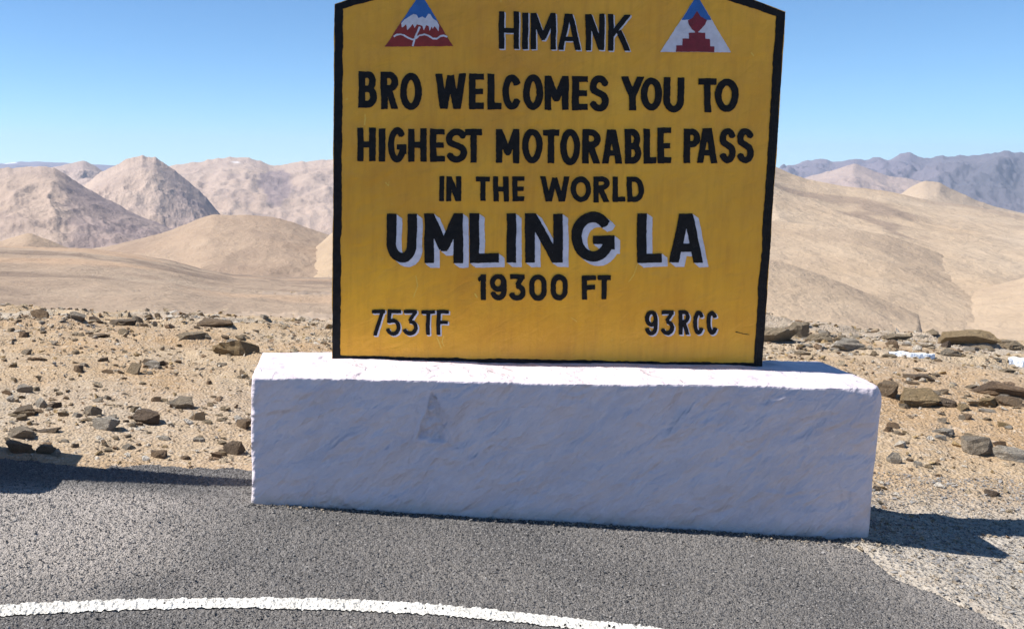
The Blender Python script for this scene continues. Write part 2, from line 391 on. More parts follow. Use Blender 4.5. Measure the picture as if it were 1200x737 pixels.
def slab_map(xb0, xt0, xt1, xb1, zb, zs0, zs1, y0, th, seed=0):
    def f(s, t, h):
        top = np.interp(s, [0, .36, .5, .64, 1], [zs0, (zs0+zs1)/2+.245, (zs0+zs1)/2+.275, (zs0+zs1)/2+.245, zs1])
        z = zb+(top-zb)*h
        q = (z-zb)/(min(zs0, zs1)-zb); q = np.clip(q, 0, 1)
        x = (xb0+(xt0-xb0)*q)*(1-s)+(xb1+(xt1-xb1)*q)*s
        x = x+np.where(s < .02, .003, np.where(s > .98, -.003, 0))*fbm(z*14, s*0, 3, seed)
        y = y0+(front(x, z, seed)-SY)*(1-t)+th*t
        return x, y, z
    return f
sign = thing('memorial_signboard', 'yellow painted concrete signboard lettered UMLING LA with black border, standing on the white plinth', 'sign', ((XB0+XB1)/2, SY, SB))
sx, sy_, sz = sign.location
def child(name, V, Fc, mat, par, **k):
    V = np.asarray(V, float).reshape(-1, 3)
    L = np.array(par.matrix_world.translation if par.parent is None else par['_o'])
    o = mesh_obj(name, V-L, Fc, mat, par, **k)
    return o
V, Fc = rounded_block(slab_map(XB0, XT0, XT1, XB1, SB, ZS0, ZS1, SY, SD), 240, 5, 200)
O = np.array([sx, sy_, sz])
mesh_obj('slab', V-O, Fc, M['yellow'], sign)
# make the narrow faces black: assign by face normal
slab = [c for c in sign.children if c.name.startswith('slab')][0]
slab.data.materials.append(M['black'])
nr = np.empty(len(slab.data.polygons)*3, np.float32); slab.data.polygons.foreach_get('normal', nr); nr = nr.reshape(-1, 3)
slab.data.polygons.foreach_set('material_index', (np.abs(nr[:, 1]) < .7).astype(np.int32))

# --- painting by signed fields in board coordinates (units: one sign pixel, about 4 mm)
def paint(name, field, box, mat, off, parent, cell=.5, label=None):
    x0, y0, x1, y1 = box
    nx, ny = int((x1-x0)/cell)+2, int((y1-y0)/cell)+2
    xs, ys = x0+np.arange(nx)*cell, y0+np.arange(ny)*cell
    Xg, Yg = np.meshgrid(xs, ys, indexing='ij')
    wob = .22*vn(Xg*.35, Yg*.35, 61)+.13*vn(Xg*.9, Yg*.9, 62)
    Fv = field(Xg+.5*vn(Xg*.06, Yg*.06, 63), Yg+.5*vn(Xg*.06, Yg*.06, 64))+wob
    ins = Fv < 0
    cnt = ins[:-1, :-1].astype(int)+ins[1:, :-1]+ins[1:, 1:]+ins[:-1, 1:]
    P, Fs = [], []
    for i in range(nx-1):
        full = cnt[i] == 4; j = 0
        while j < ny-1:
            if full[j]:
                k = j
                while k < ny-1 and full[k] and k-j < 12: k += 1
                n = len(P); P += [(xs[i], ys[j]), (xs[i+1], ys[j]), (xs[i+1], ys[k]), (xs[i], ys[k])]; Fs.append([n, n+1, n+2, n+3]); j = k
            else: j += 1
    I, J = np.nonzero((cnt > 0) & (cnt < 4))
    for i, j in zip(I.tolist(), J.tolist()):
        c = [(i, j), (i+1, j), (i+1, j+1), (i, j+1)]; poly = []
        for k in range(4):
            a, b = c[k], c[(k+1) % 4]; fa, fb = Fv[a], Fv[b]
            if fa < 0: poly.append((xs[a[0]], ys[a[1]]))
            if (fa < 0) != (fb < 0):
                t = fa/(fa-fb); poly.append((xs[a[0]]+(xs[b[0]]-xs[a[0]])*t, ys[a[1]]+(ys[b[1]]-ys[a[1]])*t))
        if len(poly) > 2: n = len(P); P += poly; Fs.append(list(range(n, n+len(poly))))
    if not P: return None
    P = np.array(P); W = onY(P[:, 0], P[:, 1], SY)
    W[:, 1] = front(W[:, 0], W[:, 2])-off
    o = mesh_obj(name, W-O, Fs, mat, parent, smooth=True)
    if label: o['label'] = label
    return o
def seg(X, Y, a, b, w, cap):
    ax, ay = a; bx, by = b; L = math.hypot(bx-ax, by-ay)+1e-6; ux, uy = (bx-ax)/L, (by-ay)/L
    t = (X-ax)*ux+(Y-ay)*uy; d = np.abs((X-ax)*-uy+(Y-ay)*ux)-w/2
    if cap: return np.hypot(X-ax-np.clip(t, 0, L)*ux, Y-ay-np.clip(t, 0, L)*uy)-w/2
    e = np.maximum(-t, t-L); return np.maximum(d, e)
def pline(X, Y, pts, w, closed=False):
    pts = [p for k, p in enumerate(pts) if k == 0 or math.hypot(p[0]-pts[k-1][0], p[1]-pts[k-1][1]) > .02]
    f = np.full(X.shape, 1e3); n = len(pts)
    for k in range(n if closed else n-1):
        a, b = pts[k], pts[(k+1) % n]; f = np.minimum(f, seg(X, Y, a, b, w, False))
    for k in range(0 if closed else 1, n if closed else n-1):
        f = np.minimum(f, np.hypot(X-pts[k][0], Y-pts[k][1])-w/2)
    return f
def arc(cx, cy, rx, ry, a0, a1, n=14):
    return [(cx+rx*math.cos(math.radians(a0+(a1-a0)*k/n)), cy+ry*math.sin(math.radians(a0+(a1-a0)*k/n))) for k in range(n+1)]
def glyph(ch, x0, y0, x1, y1, w):
    """returns strokes (pts, closed, width) inside the box; y grows downward"""
    h = w/2; l, r, t, b = x0+h, x1-h, y0+h, y1-h; cx, cy = (x0+x1)/2, (y0+y1)/2; W, H = x1-x0, y1-y0
    S_ = lambda *p, wd=w: (list(p), False, wd)
    ry = min(H*.27, W*.75)                                  # corner height of round letters
    if ch == 'H': return [S_((l, y0), (l, y1)), S_((r, y0), (r, y1)), S_((l, cy), (r, cy), wd=w*.92)]
    if ch == 'I': return [S_((cx, y0), (cx, y1), wd=W)]
    if ch == 'M': return [S_((l, y0), (l, y1)), S_((r, y0), (r, y1)), S_((l-.1*w, y0-.1*w), (cx, y1-H*.30)), S_((r+.1*w, y0-.1*w), (cx, y1-H*.30)), ([(cx, y1-H*.34), (cx, y1-H*.24)], False, w*.7)]
    if ch == 'N': return [S_((l, y0), (l, y1)), S_((r, y0), (r, y1)), S_((l-.05*w, y0-.15*w), (r+.05*w, y1+.15*w))]
    if ch == 'A': return [S_((x0+h*.9, y1+h), (cx-.10*w, y0-h)), S_((x1-h*.9, y1+h), (cx+.10*w, y0-h)), S_((l+.35*w, y0+H*.70), (r-.35*w, y0+H*.70), wd=w*.85)]
    if ch == 'K': return [S_((l, y0), (l, y1)), S_((l, cy+.10*H), (r+h*.6, y0-h*.5), wd=w*.95), S_((l+.35*W, cy-.04*H), (r+.2*w, y1+h))]
    if ch == 'L': return [S_((l, y0), (l, y1)), S_((x0, b), (x1, b), wd=w*.95)]
    if ch == 'E': return [S_((l, y0), (l, y1)), S_((x0, t-.05*w), (x1, t-.05*w), wd=w*.85), S_((x0, cy), (x1-.05*W, cy), wd=w*.85), S_((x0, b), (x1, b), wd=w*.9)]
    if ch == 'F': return [S_((l, y0), (l, y1)), S_((x0, t), (x1, t), wd=w*.95), S_((x0, cy), (x1-.08*W, cy), wd=w*.9)]
    if ch == 'T': return [S_((cx, y0), (cx, y1)), S_((x0, t), (x1, t), wd=w*.95)]
    if ch == 'Y': return [S_((l-.1*w, y0-h), (cx, cy+.08*H)), S_((r+.1*w, y0-h), (cx, cy+.08*H)), S_((cx, cy), (cx, y1))]
    if ch == 'W':
        m = .30
        return [S_((x0+h*.8, y0-h), (x0+W*.28, y1+h*.6)), S_((x0+W*.28, y1+h*.6), (cx, y0+H*.05)), S_((cx, y0+H*.05), (x0+W*.72, y1+h*.6)), S_((x0+W*.72, y1+h*.6), (x1-h*.8, y0-h))]
    if ch == 'O': return [(arc(cx, cy, (r-l)/2, (b-t)/2, 0, 360, 30)[:-1], True, w)]
    if ch == '0': return [(arc(cx, t+ry, (r-l)/2, ry, 180, 360)+arc(cx, b-ry, (r-l)/2, ry, 0, 180), True, w)]
    if ch == 'U': return [([(l, y0)]+[(l, b-ry)]+arc(cx, b-ry, (r-l)/2, ry, 180, 0)+[(r, y0)], False, w)]
    if ch == 'V': return [S_((x0+h*.8, y0-h), (cx, y1+h*.5)), S_((x1-h*.8, y0-h), (cx, y1+h*.5))]      # the angular U of the large line
    if ch == 'C': return [(arc(cx, cy, (r-l)/2, (b-t)/2, -32, -328, 26), False, w)]
    if ch == 'G': return [(arc(cx, cy, (r-l)/2, (b-t)/2, -38, -340, 26), False, w), S_((r, cy+.02*H), (r, cy+.26*H)), S_((cx, cy+.06*H), (x1, cy+.06*H), wd=w*.8)]
    if ch == 'S':
        q = (cy-t)/2
        return [(arc(cx, t+q, (r-l)/2, q, -15, -215, 16)+[(cx+.05*W, cy)]+arc(cx, b-q, (r-l)/2, q, -45, 165, 16), False, w)]
    if ch == 'D': return [S_((l, y0), (l, y1)), ([(l, t)]+[(cx-.05*W, t)]+arc(cx-.05*W, cy, r-cx+.05*W, (b-t)/2, -80, 80, 16)+[(cx-.05*W, b), (l, b)], False, w)]
    if ch == 'P': return [S_((l, y0), (l, y1)), ([(l, t), (cx, t)]+arc(cx, t+(H*.55-w)/2, r-cx, (H*.55-w)/2, -80, 80, 12)+[(cx, y0+H*.55-h), (l, y0+H*.55-h)], False, w)]
    if ch == 'R': return glyph('P', x0, y0, x1, y1, w)+[S_((cx-.05*W, cy-.02*H), (r+.15*w, y1+h))]
    if ch == 'B':
        m = cy-.01*H
        return [S_((l, y0), (l, y1)), ([(l, t), (cx, t)]+arc(cx, (t+m)/2, r-cx-.06*W, (m-t)/2, -80, 80, 12)+[(cx, m), (l, m)], False, w),
                ([(l, m), (cx, m)]+arc(cx, (m+b)/2, r-cx, (b-m)/2, -80, 80, 12)+[(cx, b), (l, b)], False, w)]
    if ch == '1': return [S_((x1-h, y0), (x1-h, y1)), S_((x1-h, y0+h*.6), (x0, y0+H*.24), wd=w*.8)]
    if ch == '9':
        q = H*.27
        return [(arc(cx, t+q-h*.4, (r-l)/2, q-h*.2, 0, 360, 20)[:-1], True, w), ([(r, t+q)]+[(r, b-ry)]+arc(cx, b-ry, (r-l)/2, ry, 0, 165, 12), False, w)]
    if ch == '3':
        q = (b-t)*.27
        return [S_((x0+.08*W, t), (x1-.05*W, t), wd=w*.95), S_((r-.02*W, t), (cx-.02*W, cy-.06*H), wd=w*.9), (arc(cx, b-q, (r-l)/2, q, -95, 165, 16), False, w)]
    if ch == '7': return [S_((x0, t), (x1, t), wd=w*.95), S_((r, y0), (l+.05*W, y1+h))]
    if ch == '5':
        q = (b-t)*.30
        return [S_((x0+.15*W, t), (x1, t), wd=w*.95), S_((l+.12*W, y0), (l+.05*W, cy+.02*H)), ([(l+.05*W, cy-.06*H)]+arc(cx-.03*W, b-q, (r-l)/2, q, -80, 165, 16), False, w)]
    return []
def text_field(items, w):
    def field(X, Y):
        f = np.full(X.shape, 1e3)
        for it in items:
            ch, x0, y0, x1, y1 = it[:5]
            ww = it[5] if len(it) > 5 else w
            m = (X[:, 0] > x0-4) & (X[:, 0] < x1+4); 
            if not m.any(): continue
            Xs, Ys = X[m], Y[m]
            g = np.full(Xs.shape, 1e3)
            for pts, closed, wd in glyph(ch, x0, y0, x1, y1, ww): g = np.minimum(g, pline(Xs, Ys, pts, wd, closed))
            bx = np.maximum(np.maximum(x0-Xs, Xs-x1), np.maximum(y0-Ys, Ys-y1))
            f[m] = np.minimum(f[m], np.maximum(g, bx))
        return f
    return field
def line(name, label, items, w, shadow=None):
    x0 = min(i[1] for i in items)-3; x1 = max(i[3] for i in items)+3; y0 = min(i[2] for i in items)-3; y1 = max(i[4] for i in items)+3
    F0 = text_field(items, w)
    o = paint('lettering', F0, (x0, y0, x1, y1), M['black'], .0034, sign, label=label)
    if shadow:
        dx, dy = shadow; n = max(2, int(max(dx, dy)/1.2)+1)
        def Fs(X, Y):
            f = np.full(X.shape, 1e3)
            for k in range(1, n+1): f = np.minimum(f, F0(X-dx*k/n, Y-dy*k/n))
            return f
        paint('letter_shadow', Fs, (x0, y0, x1+dx+1, y1+dy+1), M['shadow'], .0022, sign, label='white drop shadow behind the letters '+label.split(' reading ')[1])
line('l', 'black letters reading HIMANK', [('H', 584.5, 14, 608, 58), ('I', 611.7, 15, 618.8, 58.3), ('M', 621.7, 15.5, 651.2, 58.5), ('A', 653, 16.3, 680.5, 59), ('N', 686, 17, 708, 59.3), ('K', 712.3, 17.5, 738.5, 59.8)], 6.4, (1.5, 1.4))
line('l', 'black letters reading BRO WELCOMES YOU TO', [('B', 420, 83.7, 441.8, 127), ('R', 446.2, 84.3, 466.8, 128), ('O', 468.8, 86, 494.5, 129),
    ('W', 510, 86.5, 545.5, 128.2), ('E', 549, 87, 567, 128.5), ('L', 571.2, 87, 587.4, 128.8), ('C', 588.5, 87.5, 611.2, 129.4), ('O', 612.6, 87.8, 636.2, 129.4), ('M', 637.9, 89.3, 666.4, 129.2), ('E', 670.2, 89.5, 688.4, 129.7), ('S', 690.5, 89, 713.4, 131.3),
    ('Y', 727, 90, 755.3, 130.2), ('O', 750.7, 91.3, 776, 130.4), ('U', 777.3, 91, 801.8, 132.4), ('T', 818, 92, 839.8, 131.8), ('O', 837.7, 92.3, 865.3, 131.4)], 8.0, )
line('l', 'black letters reading HIGHEST MOTORABLE PASS', [('H', 418.6, 150, 440.5, 189), ('I', 443.7, 151, 451.3, 189.4), ('G', 454.5, 149.3, 476.4, 190.7), ('H', 478.3, 151, 500.2, 189.8), ('E', 504, 151.2, 521.2, 190), ('S', 522.6, 151, 547, 191), ('T', 544.8, 151.8, 564.8, 191.2),
    ('M', 580.9, 151.8, 608.6, 191.3), ('O', 611.8, 151, 635.6, 191.6), ('T', 636, 152, 655.2, 191.6), ('O', 656, 151.8, 679.9, 194), ('R', 682.3, 151.6, 703.2, 192), ('A', 705, 151.6, 728.8, 192), ('B', 731.7, 151.6, 751.4, 192), ('L', 754, 151.2, 769, 192.2), ('E', 770.2, 149.8, 786.2, 192),
    ('P', 801, 151, 820.4, 191.6), ('A', 815.8, 150.8, 841.2, 191.6), ('S', 842.8, 150.3, 861.8, 191.6), ('S', 863.2, 150.6, 883.2, 191.6)], 7.6)
line('l', 'black letters reading IN THE WORLD', [('I', 514.6, 206.5, 520.2, 236), ('N', 522.8, 206.5, 540.5, 236.2), ('T', 557.3, 207, 574.2, 236), ('H', 578, 206.8, 596, 236.6), ('E', 600, 206.6, 614.6, 236.2),
    ('W', 632.8, 207, 667.5, 236.2), ('O', 668.5, 207, 692.6, 237), ('R', 695.5, 207, 714.2, 237), ('L', 717.6, 207.4, 732.2, 237), ('D', 734.5, 207, 754.5, 237)], 6.2)
line('l', 'black letters reading UMLING LA', [('U', 453, 250.3, 488.5, 308), ('M', 497.3, 250.2, 542.6, 308.2), ('L', 550.2, 250.2, 584.8, 308), ('I', 593.6, 250.4, 604.8, 307.6), ('N', 615.3, 250.3, 659.2, 307.6), ('G', 669, 248.2, 720, 306.5, 12.2), ('L', 746.4, 250, 775.6, 308), ('A', 783.4, 250.2, 824.2, 308)], 11.3, (6.6, 5.2))
line('l', 'black letters reading 19300 FT', [('1', 560, 321.2, 569.3, 351.8), ('9', 574, 321.3, 593.4, 352), ('3', 595.8, 321.2, 615.5, 352), ('0', 619.8, 321.4, 640.2, 352), ('0', 644.7, 321.5, 665.3, 351.8), ('F', 681.5, 322.3, 698.2, 350.8), ('T', 700, 322.3, 715.5, 350.8)], 6.2)
line('l', 'black letters reading 753TF', [('7', 435.3, 362.8, 451, 393.2), ('5', 452.3, 362.6, 469.9, 393), ('3', 471.4, 362.8, 489.9, 393), ('T', 493.8, 363, 509.6, 392.5), ('F', 511.6, 363.2, 526, 392.4)], 4.5, (1.7, 1.5))
line('l', 'black letters reading 93RCC', [('9', 755.5, 363.4, 770.2, 393), ('3', 773.7, 363.4, 790, 392.4), ('R', 794.7, 363.2, 807.7, 392), ('C', 811.8, 363.4, 824.9, 392), ('C', 827.6, 363.6, 840.8, 392)], 4.7, (1.6, 1.5))
M['drip'] = mat_flat('pale_yellow_drip', (.92, .60, .09), .8, .4)
def ribbon(pts, w):
    L, R_ = [], []
    for k, (x, y) in enumerate(pts):
        a, b = pts[max(0, k-1)], pts[min(len(pts)-1, k+1)]; dx, dy = b[0]-a[0], b[1]-a[1]; n = math.hypot(dx, dy)
        L.append((x-dy/n*w/2, y+dx/n*w/2)); R_.append((x+dy/n*w/2, y-dx/n*w/2))
    return L+R_[::-1]
# painted black border
def poly_sdf(X, Y, P):
    d = np.full(X.shape, 1e3); s = np.zeros(X.shape, bool); n = len(P)
    for k in range(n):
        (ax, ay), (bx, by) = P[k], P[(k+1) % n]
        ex, ey = bx-ax, by-ay; t = np.clip(((X-ax)*ex+(Y-ay)*ey)/(ex*ex+ey*ey), 0, 1)
        d = np.minimum(d, np.hypot(X-ax-t*ex, Y-ay-t*ey))
        c = ((ay > Y) != (by > Y)) & (X < (bx-ax)*(Y-ay)/((by-ay) if abs(by-ay) > 1e-9 else 1e-9)+ax); s ^= c
    return np.where(s, -d, d)
def topY(s_): return None
# board outline in sign pixels, measured from the same slab mesh
def w2p(P):
    d = P-EYE; z = d@fw; return (CX+FPX*(d@RT)/z, CY-FPX*(d@UP)/z)
fm = slab_map(XB0, XT0, XT1, XB1, SB, ZS0, ZS1, SY, SD)
outl = []
for s_, h_ in [(0, 0), (0, 1)]+[(k, 1.) for k in (.18, .36, .43, .5, .57, .64, .82)]+[(1, 1), (1, 0)]:
    p = fm(np.array(float(s_)), np.array(0.), np.array(float(h_))); outl.append(w2p(np.array([float(p[0]), float(p[1]), float(p[2])])))
inner = [(398.8, 416.8), (402, 11), ]
top = outl[2:9]; inner += [(a, b+13.5) for a, b in top]
inner += [(909.3, 19), (883.2, 425.4)]
outl2 = [(a+(.4 if a < 600 else -.4), b+(.4 if b < 300 else -.5)) for a, b in outl]
paint('border', lambda X, Y: np.maximum(poly_sdf(X, Y, outl2), -poly_sdf(X, Y, inner)+.5*vn(X*.045, Y*.045, 71)+.35*vn(X*.2, Y*.2, 72)), (385, min(b for a, b in outl)-2, 925, 436), M['black'], .0022, sign, cell=1., label='black painted border round the yellow board')
# triangular emblems, flat colour areas over one another
def stroke(nm, pts, w, mat):
    P = ribbon(pts, w); xs = [p[0] for p in P]; ys = [p[1] for p in P]
    paint(nm, lambda X, Y: poly_sdf(X, Y, P), (min(xs)-1, min(ys)-1, max(xs)+1, max(ys)+1), mat, .0018, sign, cell=.4)
for P_, w_ in (([(427.5, 134), (428, 140), (427.6, 147)], 1.3), ([(512, 395), (514.5, 401), (517, 408)], 1.2), ([(520, 393), (518, 400), (520.5, 406)], 1.0), ([(487, 323), (489, 335), (484, 349)], .9),
               ([(452, 214), (455.5, 218), (456, 213)], 1.0), ([(736, 330), (742, 322), (747, 308)], .9), ([(556, 344), (559, 349)], 1.6), ([(669, 372), (676, 377)], .9), ([(880, 62), (883, 66)], 1.3)):
    stroke('paint_drip', P_, w_, M['drip'])
stroke('scratch', [(862, 388.6), (867, 389.7), (872, 391.2), (878, 392)], .5, M['black'])
def emblem(label, layers):
    o0 = None
    for k, (nm, pts, mat) in enumerate(layers):
        xs = [p[0] for p in pts]; ys = [p[1] for p in pts]
        o = paint(nm, (lambda X, Y, P=pts: poly_sdf(X, Y, P)), (min(xs)-1, min(ys)-1, max(xs)+1, max(ys)+1), mat, .0022+.0006*k, o0 or sign, cell=.4)
        if o0 is None: o0 = o; o['label'] = label
def ribbon(pts, w):
    L, R_ = [], []
    for k, (x, y) in enumerate(pts):
        a, b = pts[max(0, k-1)], pts[min(len(pts)-1, k+1)]; dx, dy = b[0]-a[0], b[1]-a[1]; n = math.hypot(dx, dy)
        L.append((x-dy/n*w/2, y+dx/n*w/2)); R_.append((x+dy/n*w/2, y-dx/n*w/2))
    return L+R_[::-1]
emblem('triangular emblem of blue sky, snow peaks and red ground', [
    ('emblem', [(451, 54.7), (493, -7.2), (531, 54.7)], M['blue']),
    ('red_field', [(451, 54.7), (469.5, 27.5), (473.6, 26), (511.5, 26), (514, 27.2), (531, 54.7)], M['red']),
    ('snow_cap', [(470.5, 28), (473.6, 24), (479, 20.5), (484.6, 17.2), (488, 18), (490.5, 22), (494.7, 20), (498, 22.3), (501.4, 17), (504, 17.7), (507.3, 22.7), (511.5, 25.2), (514.4, 29.4), (514, 37.8), (511, 33.6), (509.2, 31.5), (507, 34.5), (505.6, 31.5), (503, 37), (501.8, 31), (499, 30), (496.3, 36), (494.7, 31), (491.5, 29.5), (488, 29), (485.4, 33.6), (483.3, 29), (479.5, 32.8), (477, 36), (475.7, 29), (473.6, 31), (471, 33)], M['shadow']),
    ('river', ribbon([(461.2, 43.2), (464.5, 41.3), (469, 40.6), (473, 41.6), (478, 44.6), (483, 46.6), (487, 45), (491, 42), (497, 40.8), (502, 42.6), (507, 45.8), (512, 46), (516.5, 43), (520, 42.3), (524.5, 44)], 1.9), M['shadow']),
    ('road_line', ribbon([(483.2, 54.4), (485, 47), (488, 39.5), (491.5, 32)], 2.1), M['shadow'])])
emblem('triangular emblem of a maroon lotus flame on steps over blue and white', [
    ('emblem', [(773.5, 61.7), (816.5, -5.5), (856.2, 61.7)], M['shadow']),
    ('blue_field', [(798.3, 23.7), (816.5, -5.5), (833.2, 23.7)], M['blue']),
    ('lotus_flame', [(816.3, 14.2), (821, 20.5), (827.7, 23.9), (825.8, 29.4), (821.5, 35), (818, 38.2), (818, 39.2), (825.8, 39.2), (825.8, 45.6), (831, 45.6), (831.5, 54.4), (836.7, 54.6), (836.7, 61.5), (792, 61.5), (792, 53.7), (799.2, 53.4), (799.6, 45.6), (806.8, 45.6), (806.8, 39.2), (814, 39.2), (814.2, 38), (810.6, 35), (806.8, 29.4), (805.8, 24.2), (811.5, 21.6)], M['maroon'])])

def block(name, label, x0, x1, y0, y1, z0, z1, seed, chipc, n):
    o = thing(name, label, 'plinth', ((x0+x1)/2, (y0+y1)/2, z0))
    V, Fc = rounded_block(plinth_map(x0, x1, y0, y1, z0, z1, seed, chipc), *n)
    return mesh_from(o, V, Fc)
def mesh_from(o, V, Fc):
    L = np.array(o.location)
    wq_ = .22*fbm(V[:, 0]*14, V[:, 2]*14, 3, 95)
    qx_, qz_ = (V[:, 0]-chip[0])/.060+wq_, (V[:, 2]-chip[2])/.10+.5*wq_
    qx_ = qx_/np.clip(1.05-(qz_+1)*.50, .1, 2)
    pa_ = sm(1.1, .85, np.maximum(np.abs(qx_), np.abs(qz_)))*(V[:, 1] < PY0+.05)*(.55+.45*fbm(V[:, 0]*30, V[:, 2]*30, 3, 96))
    me = mesh_obj(o.name, V-L, Fc, M['white'], attrs=dict(patch=np.clip(pa_, 0, 1)*.8))
    me.location = o.location; lab, cat = o['label'], o['category']; nm = o.name
    bpy.data.objects.remove(o); me.name = nm; return tag(me, lab, cat)
block('plinth', 'long white limewashed concrete plinth under the yellow signboard, trowel marks on its front', PX0, PX1, PY0, PY1, -.16, PZ1, 200, chip, (520, 60, 170))

# the neighbouring monument, left of the frame, whose shadow falls along the asphalt edge
nb = thing('plinth', 'second white plinth standing on the asphalt edge left of the yellow signboard plinth', 'plinth', (-3.0, 4.2, 0))
V, Fc = rounded_block(plinth_map(-1.35, 1.35, -.29, .28, -.1, .69, 300, None), 200, 30, 60)
nbm = mesh_obj('plinth_block', V, Fc, M['white'], nb)
nb.rotation_euler = (0, 0, math.radians(3))
NBX = -1.71-1.35; nb.location = (NBX, 4.12, 0)
nb2 = thing('signboard', 'second painted slab with black border standing on the neighbouring plinth', 'sign', (NBX, 4.21, .675))
V, Fc = rounded_block(slab_map(-.86, -.89, .89, .87, 0, 1.58, 1.58, 0, .09, 5), 60, 4, 50)
s2 = mesh_obj('board', V, Fc, M['yellow'], nb2); s2.data.materials.append(M['black'])
nr = np.empty(len(s2.data.polygons)*3, np.float32); s2.data.polygons.foreach_get('normal', nr); nr = nr.reshape(-1, 3)
s2.data.polygons.foreach_set('material_index', (np.abs(nr[:, 1]) < .7).astype(np.int32))
nb2.rotation_euler = (0, 0, math.radians(3))

# ------------------------------------------------------------------ hills and mountains
def ridge(name, mat, crest, Rc, Rb, zb, back, seed, warp=.022, gully=0, spur=.12, nu=420, nv=110, p=1.15, rough=.5, tonef=None, pale=None, seat=None):
    """terrain rising from a valley at radius Rb to a crest line (azimuth, elevation angle) at radius Rc"""
    d = ray([c[0] for c in crest], [c[1] for c in crest]); h = np.hypot(d[:, 0], d[:, 1])
    ca = np.arctan2(d[:, 0], d[:, 1]); ce = d[:, 2]/h
    a = np.linspace(ca[0], ca[-1], nu)
    def crest_e(q):
        k = (ca[-1]-ca[0])/nu*2
        return (np.interp(q-k, ca, ce)+2*np.interp(q, ca, ce)+np.interp(q+k, ca, ce))/4
    t = np.concatenate([np.linspace(0, 1, nv), 1+np.linspace(0, 1, 26)[1:]])
    A_, T = np.meshgrid(a, t, indexing='ij')
    Rcv = Rc(A_) if callable(Rc) else np.full_like(A_, Rc)
    R = np.where(T <= 1, Rb+(Rcv-Rb)*np.clip(T, 0, 1), Rcv+(back)*(T-1))
    Xw, Yw = R*np.sin(A_), R*np.cos(A_)
    sc = 1/((Rcv-Rb)*.38)
    away = np.abs(1-T)
    wq = A_+warp*np.minimum(away, 1)*fbm(Xw*sc, Yw*sc, 3, seed)
    zc = 1.5+Rcv*crest_e(wq)
    smooth = 1.5+Rcv*(np.interp(A_, ca, np.convolve(np.pad(ce, 2, 'edge'), np.ones(5)/5, 'valid')))
    zc = zc*(1-.35*np.clip(away, 0, 1))+smooth*.35*np.clip(away, 0, 1)
    s_ = np.where(T <= 1, np.clip(T, 0, 1)**p, 1.)
    Hh = np.abs(zc-zb)
    z = zb+(zc-zb)*s_-np.maximum(T-1, 0)*back*.34
    rel = (Rcv-Rb)*spur*(.30*ridged(Xw*sc*2.2, Yw*sc*2.2, 2, seed+5)+.30*ridged(Xw*sc*5, Yw*sc*5, 5, seed+9))
    z = z+rel*sm(0, .35, away)*sm(0, .12, T)*.5
    if gully: z = z+gully*(Rcv-Rb)*ridged((A_+.012*fbm(Xw*sc*3, Yw*sc*3, 3, seed+40))/.035, T*1.3+3*A_, 5, seed+44)*sm(.02, .40, away)*sm(0, .3, T)
    z = z+Rcv*.0013*rough*ridged(A_*90, T*3, 4, seed+3)*np.exp(-(away/.10)**2)
    fr_ = (A_-a[0])/(a[-1]-a[0]); we = sm(0, .09, fr_)*sm(1, .91, fr_)
    z = np.minimum(z, G(Xw, Yw, False)-3.)*(1-we)+z*we
    z = np.maximum(z, -234.)
    tone = np.clip(tonef(Xw, Yw, z, A_, T), 0, 1) if tonef else np.clip(.5*fbm(Xw*sc*1.5, Yw*sc*1.5, 4, seed+21)+.1, 0, 1)
    at = dict(tone=tone, pale=np.clip(pale(Xw, Yw, z, A_, T), 0, 1) if pale else np.zeros_like(z))
    return mesh_obj(name, np.stack([Xw, Yw, z], -1), gridF(len(a), len(t))[:, ::-1], mat, attrs=at, kind='structure')
mh = mat_hill
HA = mh('pink_tan_mountain', (.375, .28, .215), (.43, .33, .26), (.235, .18, .168), .0035, (.75, .74, .74))
HB = mh('brown_foothill', (.335, .24, .165), (.39, .29, .205), (.235, .17, .125), .012)
HC = mh('yellow_sand_slope', (.385, .285, .19), (.43, .33, .23), (.27, .20, .145), .008, (.47, .375, .275))
HP = mh('stony_plain_soil', (.33, .245, .175), (.375, .29, .212), (.215, .16, .12), .02, (.42, .285, .185))
HD = mh('dark_far_mountain', (.12, .108, .14), (.20, .165, .18), (.09, .085, .10), .0016, (.6, .6, .62))
HE = mh('sandy_far_slope', (.38, .29, .20), (.42, .33, .235), (.29, .215, .16), .006, (.47, .39, .30))
def ang_of(px): d = ray(px, 200.); return math.atan2(d[0], d[1])
def blob(px0, w_, t0, tw, seed, k=1.):
    c = ang_of(px0)
    return lambda X_, Y_, z, A_, T: k*sm(1, .4, ((A_-c)/w_)**2+((T-t0)/tw)**2+.7*fbm(A_*60, T*6, 3, seed))
